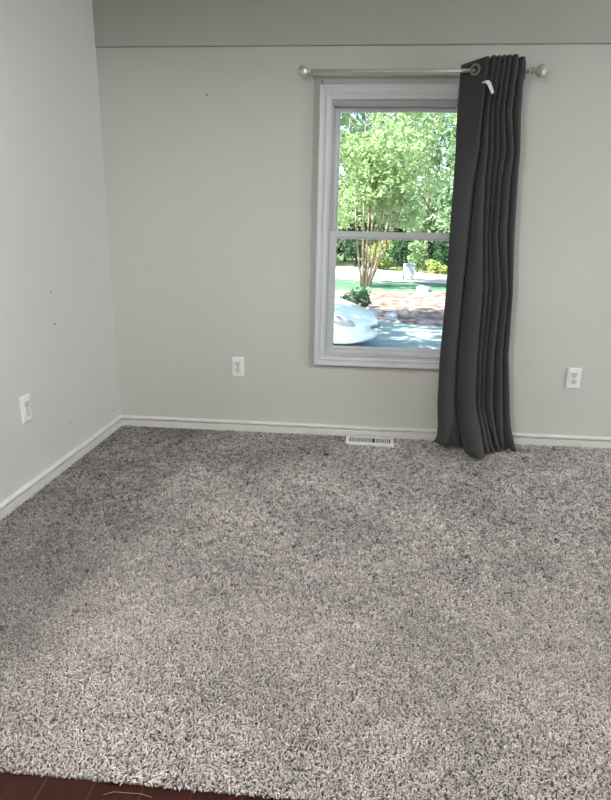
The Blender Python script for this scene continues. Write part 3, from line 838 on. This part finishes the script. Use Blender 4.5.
# ------------------------------------------------------------------ rocks at the edge of the bed
m_rock = ramp_mat('rock_tan', [(.3, (.30, .24, .20)), (.7, (.52, .45, .38))], 6, 0.9, 6, bump=(.5, .02))
m_rock2 = ramp_mat('rock_blue_grey', [(.3, (.34, .38, .40)), (.7, (.52, .56, .58))], 6, 0.9, 6, bump=(.5, .02))
def rock(x, y, z, sx, sy, sz, m, label, seed):
    rg = random.Random(seed)
    bm = bmesh.new(); bmesh.ops.create_icosphere(bm, subdivisions=3, radius=1)
    ph = [rg.uniform(0, 6) for _ in range(6)]
    for v_ in bm.verts:
        p = v_.co
        n = 1+.18*math.sin(3*p.x+ph[0])+.14*math.sin(4*p.y+ph[1])+.12*math.sin(5*p.z+ph[2])+.06*math.sin(9*p.x+7*p.y+ph[3])
        v_.co = Vector((p.x*sx*n, p.y*sy*n, max(-.35, p.z)*sz*n))
    me_ = bpy.data.meshes.new('garden_rock'); bm.to_mesh(me_); bm.free(); me_.materials.append(m)
    o = bpy.data.objects.new('garden_rock', me_); COL.objects.link(o); o.location = (x, y, z+.3*sz); o.rotation_euler = (0, 0, rg.uniform(-.4, .4))
    tag(o, label, 'rock', 'rocks edging the leaf bed')
rock(.86, 15.35, GZ+.03, .21, .18, .12, m_rock2, 'flat blue grey rock at the edge of the leaf bed beside the car nose', 1)
rock(1.22, 15.55, GZ+.03, .15, .16, .19, m_rock, 'rounded tan rock right of the flat blue grey rock', 2)
rock(1.55, 15.85, GZ+.03, .15, .15, .10, m_rock, 'smaller tan rock at the right end of the edging rocks', 3)
rock(.50, 15.7, GZ+.03, .13, .14, .10, m_rock, 'small tan rock at the left end of the edging rocks, next to the car', 4)
rock(2.60, 24.0, GZ+.06, .26, .22, .17, m_rock2, 'pale boulder far back on the lawn edge', 5)

# ------------------------------------------------------------------ trash bin across the road
m_bin = mat('bin_pale', (.40, .44, .46), .5, noise=(5, .05)); m_lid = mat('bin_lid_grey', (.26, .30, .33), .5, noise=(5, .05))
bn = empty('trash_bin', (2.50, 30.4, GZ+.085), .15)
bn.scale = (.84, .84, .84)
tag(bn, 'pale wheeled trash bin standing at the far side of the road', 'trash bin')
rows = []
for z, w, d in ((.06, .22, .24), (.10, .235, .25), (.80, .29, .31), (.84, .305, .325), (.87, .305, .325)):
    rows.append([(-w, -d, z), (w, -d, z), (w, d, z), (-w, d, z)])
b = MB().grid(rows, smooth=False, close_u=True); b.f += [(0, 1, 2, 3), (16, 17, 18, 19)]; b.sm += [False]*2
b.build('body', m_bin, bn)
lid = MB().grid([[(-.32, -.35, .87), (.32, -.35, .87), (.32, .34, .87), (-.32, .34, .87)], [(-.32, -.35, .90), (.32, -.35, .90), (.32, .34, .90), (-.32, .34, .90)], [(-.24, -.25, .95), (.24, -.25, .95), (.24, .28, .95), (-.24, .28, .95)]], smooth=False, close_u=True)
lid.f.append((8, 9, 10, 11)); lid.sm.append(False)
lid.build('lid', m_lid, bn)
for sx in (-.26, .26):
    MB().lathe([(.11, -.03), (.12, -.02), (.12, .02), (.11, .03)], 18, Matrix.Translation((sx, .26, .12)) @ Matrix.Rotation(math.pi/2, 4, 'Y')).build('wheel', m_black, bn)
MB().tube([(-.25, .33, .84), (-.25, .40, .86), (.25, .40, .86), (.25, .33, .84)], .018, 8).build('handle', m_lid, bn)

# ------------------------------------------------------------------ parked car
m_paint = mat('car_paint_white', (.78, .81, .82), .22, noise=(2, .01), spec=.6)
m_paint.node_tree.nodes['Principled BSDF'].inputs['Coat Weight'].default_value = .6
m_cglass = mat('car_glass', (.02, .025, .03), .05, noise=(2, .05), spec=.8)
m_tyre = mat('tyre_rubber', (.02, .02, .02), .85, noise=(30, .1))
m_rim = mat('alloy', (.55, .56, .57), .3, metal=.8, noise=(9, .04))
m_lamp = mat('lamp_clear', (.36, .35, .35), .12, noise=(8, .05), spec=.8)
m_amber = mat('lamp_amber', (.62, .24, .12), .25, noise=(8, .05))
m_grille = mat('grille_grey', (.10, .11, .12), .4, noise=(12, .1))
car = empty('parked_car', (0, 0, 0))
tag(car, 'white parked car with sloping hood, its nose showing in the lower left of the window', 'car')
# stations along x (nose at +2.2): half width, bottom, shoulder height, centre height
stn = [(2.20, .26, .28, .44, .50), (2.15, .46, .22, .53, .575), (2.02, .64, .18, .59, .645), (1.80, .77, .16, .65, .725), (1.50, .84, .15, .73, .82), (1.20, .87, .15, .80, .91), (.85, .875, .15, .88, .985),
       (.40, .88, .15, .91, .98), (-.6, .88, .15, .93, .98), (-1.4, .875, .16, .95, 1.0), (-1.8, .85, .18, .96, 1.02), (-2.08, .78, .24, .93, .99), (-2.20, .62, .34, .82, .86)]
rows = []
for x, w, zb_, zs_, zc in stn:
    r = []
    half = [(0, zb_), (w*.80, zb_), (w*.97, zb_+.08), (w*1.0, zb_+(zs_-zb_)*.45), (w*.985, zb_+(zs_-zb_)*.8), (w*.93, zs_), (w*.80, zs_+(zc-zs_)*.45), (w*.5, zs_+(zc-zs_)*.85), (0, zc)]
    r = [(x - .10*(abs(y)/max(w, .01))**2*(1 if x > 1.9 else 0), -y, z) for y, z in half] + [(x - .10*(abs(y)/max(w, .01))**2*(1 if x > 1.9 else 0), y, z) for y, z in half[-2:0:-1]]
    rows.append(r)
bd = MB().grid(rows, smooth=True, close_u=True)
nn = len(rows[0]); bd.f += [tuple(range(nn)), tuple((len(rows)-1)*nn+k for k in range(nn))]; bd.sm += [True, True]
bo = bd.build('body', m_paint, car)
md = bo.modifiers.new('sub', 'SUBSURF'); md.levels = 2; md.render_levels = 2
def cabin(scale, zoff, m, name, parent, xs):
    rows = []
    for x, w, zl, zt in xs:
        half = [(0, zl), (w, zl), (w*.93, zl+(zt-zl)*.55), (w*.82, zl+(zt-zl)*.9), (w*.6, zt), (0, zt+.02)]
        rows.append([(x, -y, z) for y, z in half] + [(x, y, z) for y, z in half[-2:0:-1]])
    mb = MB().grid(rows, smooth=True, close_u=True); k = len(rows[0])
    mb.f += [tuple(range(k)), tuple((len(rows)-1)*k+q for q in range(k))]; mb.sm += [True, True]
    return mb.build(name, m, parent)
cabin(1, 0, m_cglass, 'windows', car, [(.92, .70, .93, .97), (.55, .76, .93, 1.20), (.15, .78, .92, 1.40), (-.35, .78, .92, 1.46), (-1.0, .77, .93, 1.44), (-1.5, .74, .95, 1.28), (-1.9, .66, .96, 1.04)])
rf = []
for x, w, z in ((.22, .60, 1.41), (-.1, .62, 1.47), (-.6, .62, 1.49), (-1.05, .60, 1.46), (-1.35, .56, 1.38)):
    rf.append([(x, -w*1.12, z-.10), (x, -w, z-.02), (x, 0, z+.01), (x, w, z-.02), (x, w*1.12, z-.10)])
ro = MB().grid(rf).build('roof', m_paint, car); q = ro.modifiers.new('thick', 'SOLIDIFY'); q.thickness = .03
for sy in (-1, 1):
    pl_ = MB().tube([(.95, sy*.72, .93), (.55, sy*.715, 1.20), (.20, sy*.68, 1.385)], .032, 8); pl_.tube([(-.42, sy*.79, .92), (-.42, sy*.735, 1.22), (-.42, sy*.66, 1.41)], .03, 8)
    pl_.build('pillar', m_paint, car)
    for xw in (1.36, -1.32):
        wh = MB().lathe([(.20, -.09), (.30, -.10), (.32, -.07), (.32, .07), (.30, .10), (.20, .09)], 28, Matrix.Translation((xw, sy*.80, .32)) @ Matrix.Rotation(math.pi/2, 4, 'X')).build('wheel', m_tyre, car)
        rm = MB().lathe([(.20, -.095), (.19, -.075), (.05, -.10), (.05, .10), (.19, .075), (.20, .095)], 10, Matrix.Translation((xw, sy*.80, .32)) @ Matrix.Rotation(math.pi/2, 4, 'X'), smooth=False)
        rm.build('rim', m_rim, wh)
    hl = bmesh.new(); bmesh.ops.create_uvsphere(hl, u_segments=20, v_segments=12, radius=1)
    mt = Matrix.Translation((1.82, sy*.690, .610)) @ Matrix.Rotation(sy*math.radians(-38), 4, 'Z') @ Matrix.Rotation(math.radians(17), 4, 'Y') @ Matrix.Diagonal((.27, .085, .075, 1))
    hl.transform(mt); me_ = bpy.data.meshes.new('headlight'); hl.to_mesh(me_); hl.free(); me_.materials.append(m_lamp)
    for p in me_.polygons: p.use_smooth = True
    ho = bpy.data.objects.new('headlight', me_); COL.objects.link(ho); ho.parent = car
    am = bmesh.new(); bmesh.ops.create_uvsphere(am, u_segments=14, v_segments=8, radius=1)
    am.transform(Matrix.Translation((1.64, sy*.800, .645)) @ Matrix.Rotation(sy*math.radians(-30), 4, 'Z') @ Matrix.Diagonal((.15, .055, .05, 1)))
    me_ = bpy.data.meshes.new('turn_signal'); am.to_mesh(me_); am.free(); me_.materials.append(m_amber)
    ao = bpy.data.objects.new('turn_signal', me_); COL.objects.link(ao); ao.parent = ho
    mi = MB().box(.62, .78, sy*.90-.06, sy*.90+.10*sy*sy-.04, .98, 1.10, bev=.03); mi.build('wing_mirror', m_paint, car)
    MB().box(-.25, -.10, sy*.885-.012, sy*.885+.012, .80, .83, bev=.005).build('door_handle', m_paint, car)
gm = MB()
gm.grid([[(2.225-.45*abs(y)**1.8, y, z) for y in np.linspace(-.20, .20, 13)] for z in (.445, .46, .475, .485)])
go = gm.build('grille', m_grille, car); q = go.modifiers.new('thick', 'SOLIDIFY'); q.thickness = .03
ang = math.radians(-24)
nose = Vector((.36, 10.75, GZ+.005))
car.rotation_euler = (0, 0, ang)
car.location = nose - Vector((math.cos(ang)*2.2, math.sin(ang)*2.2, 0))
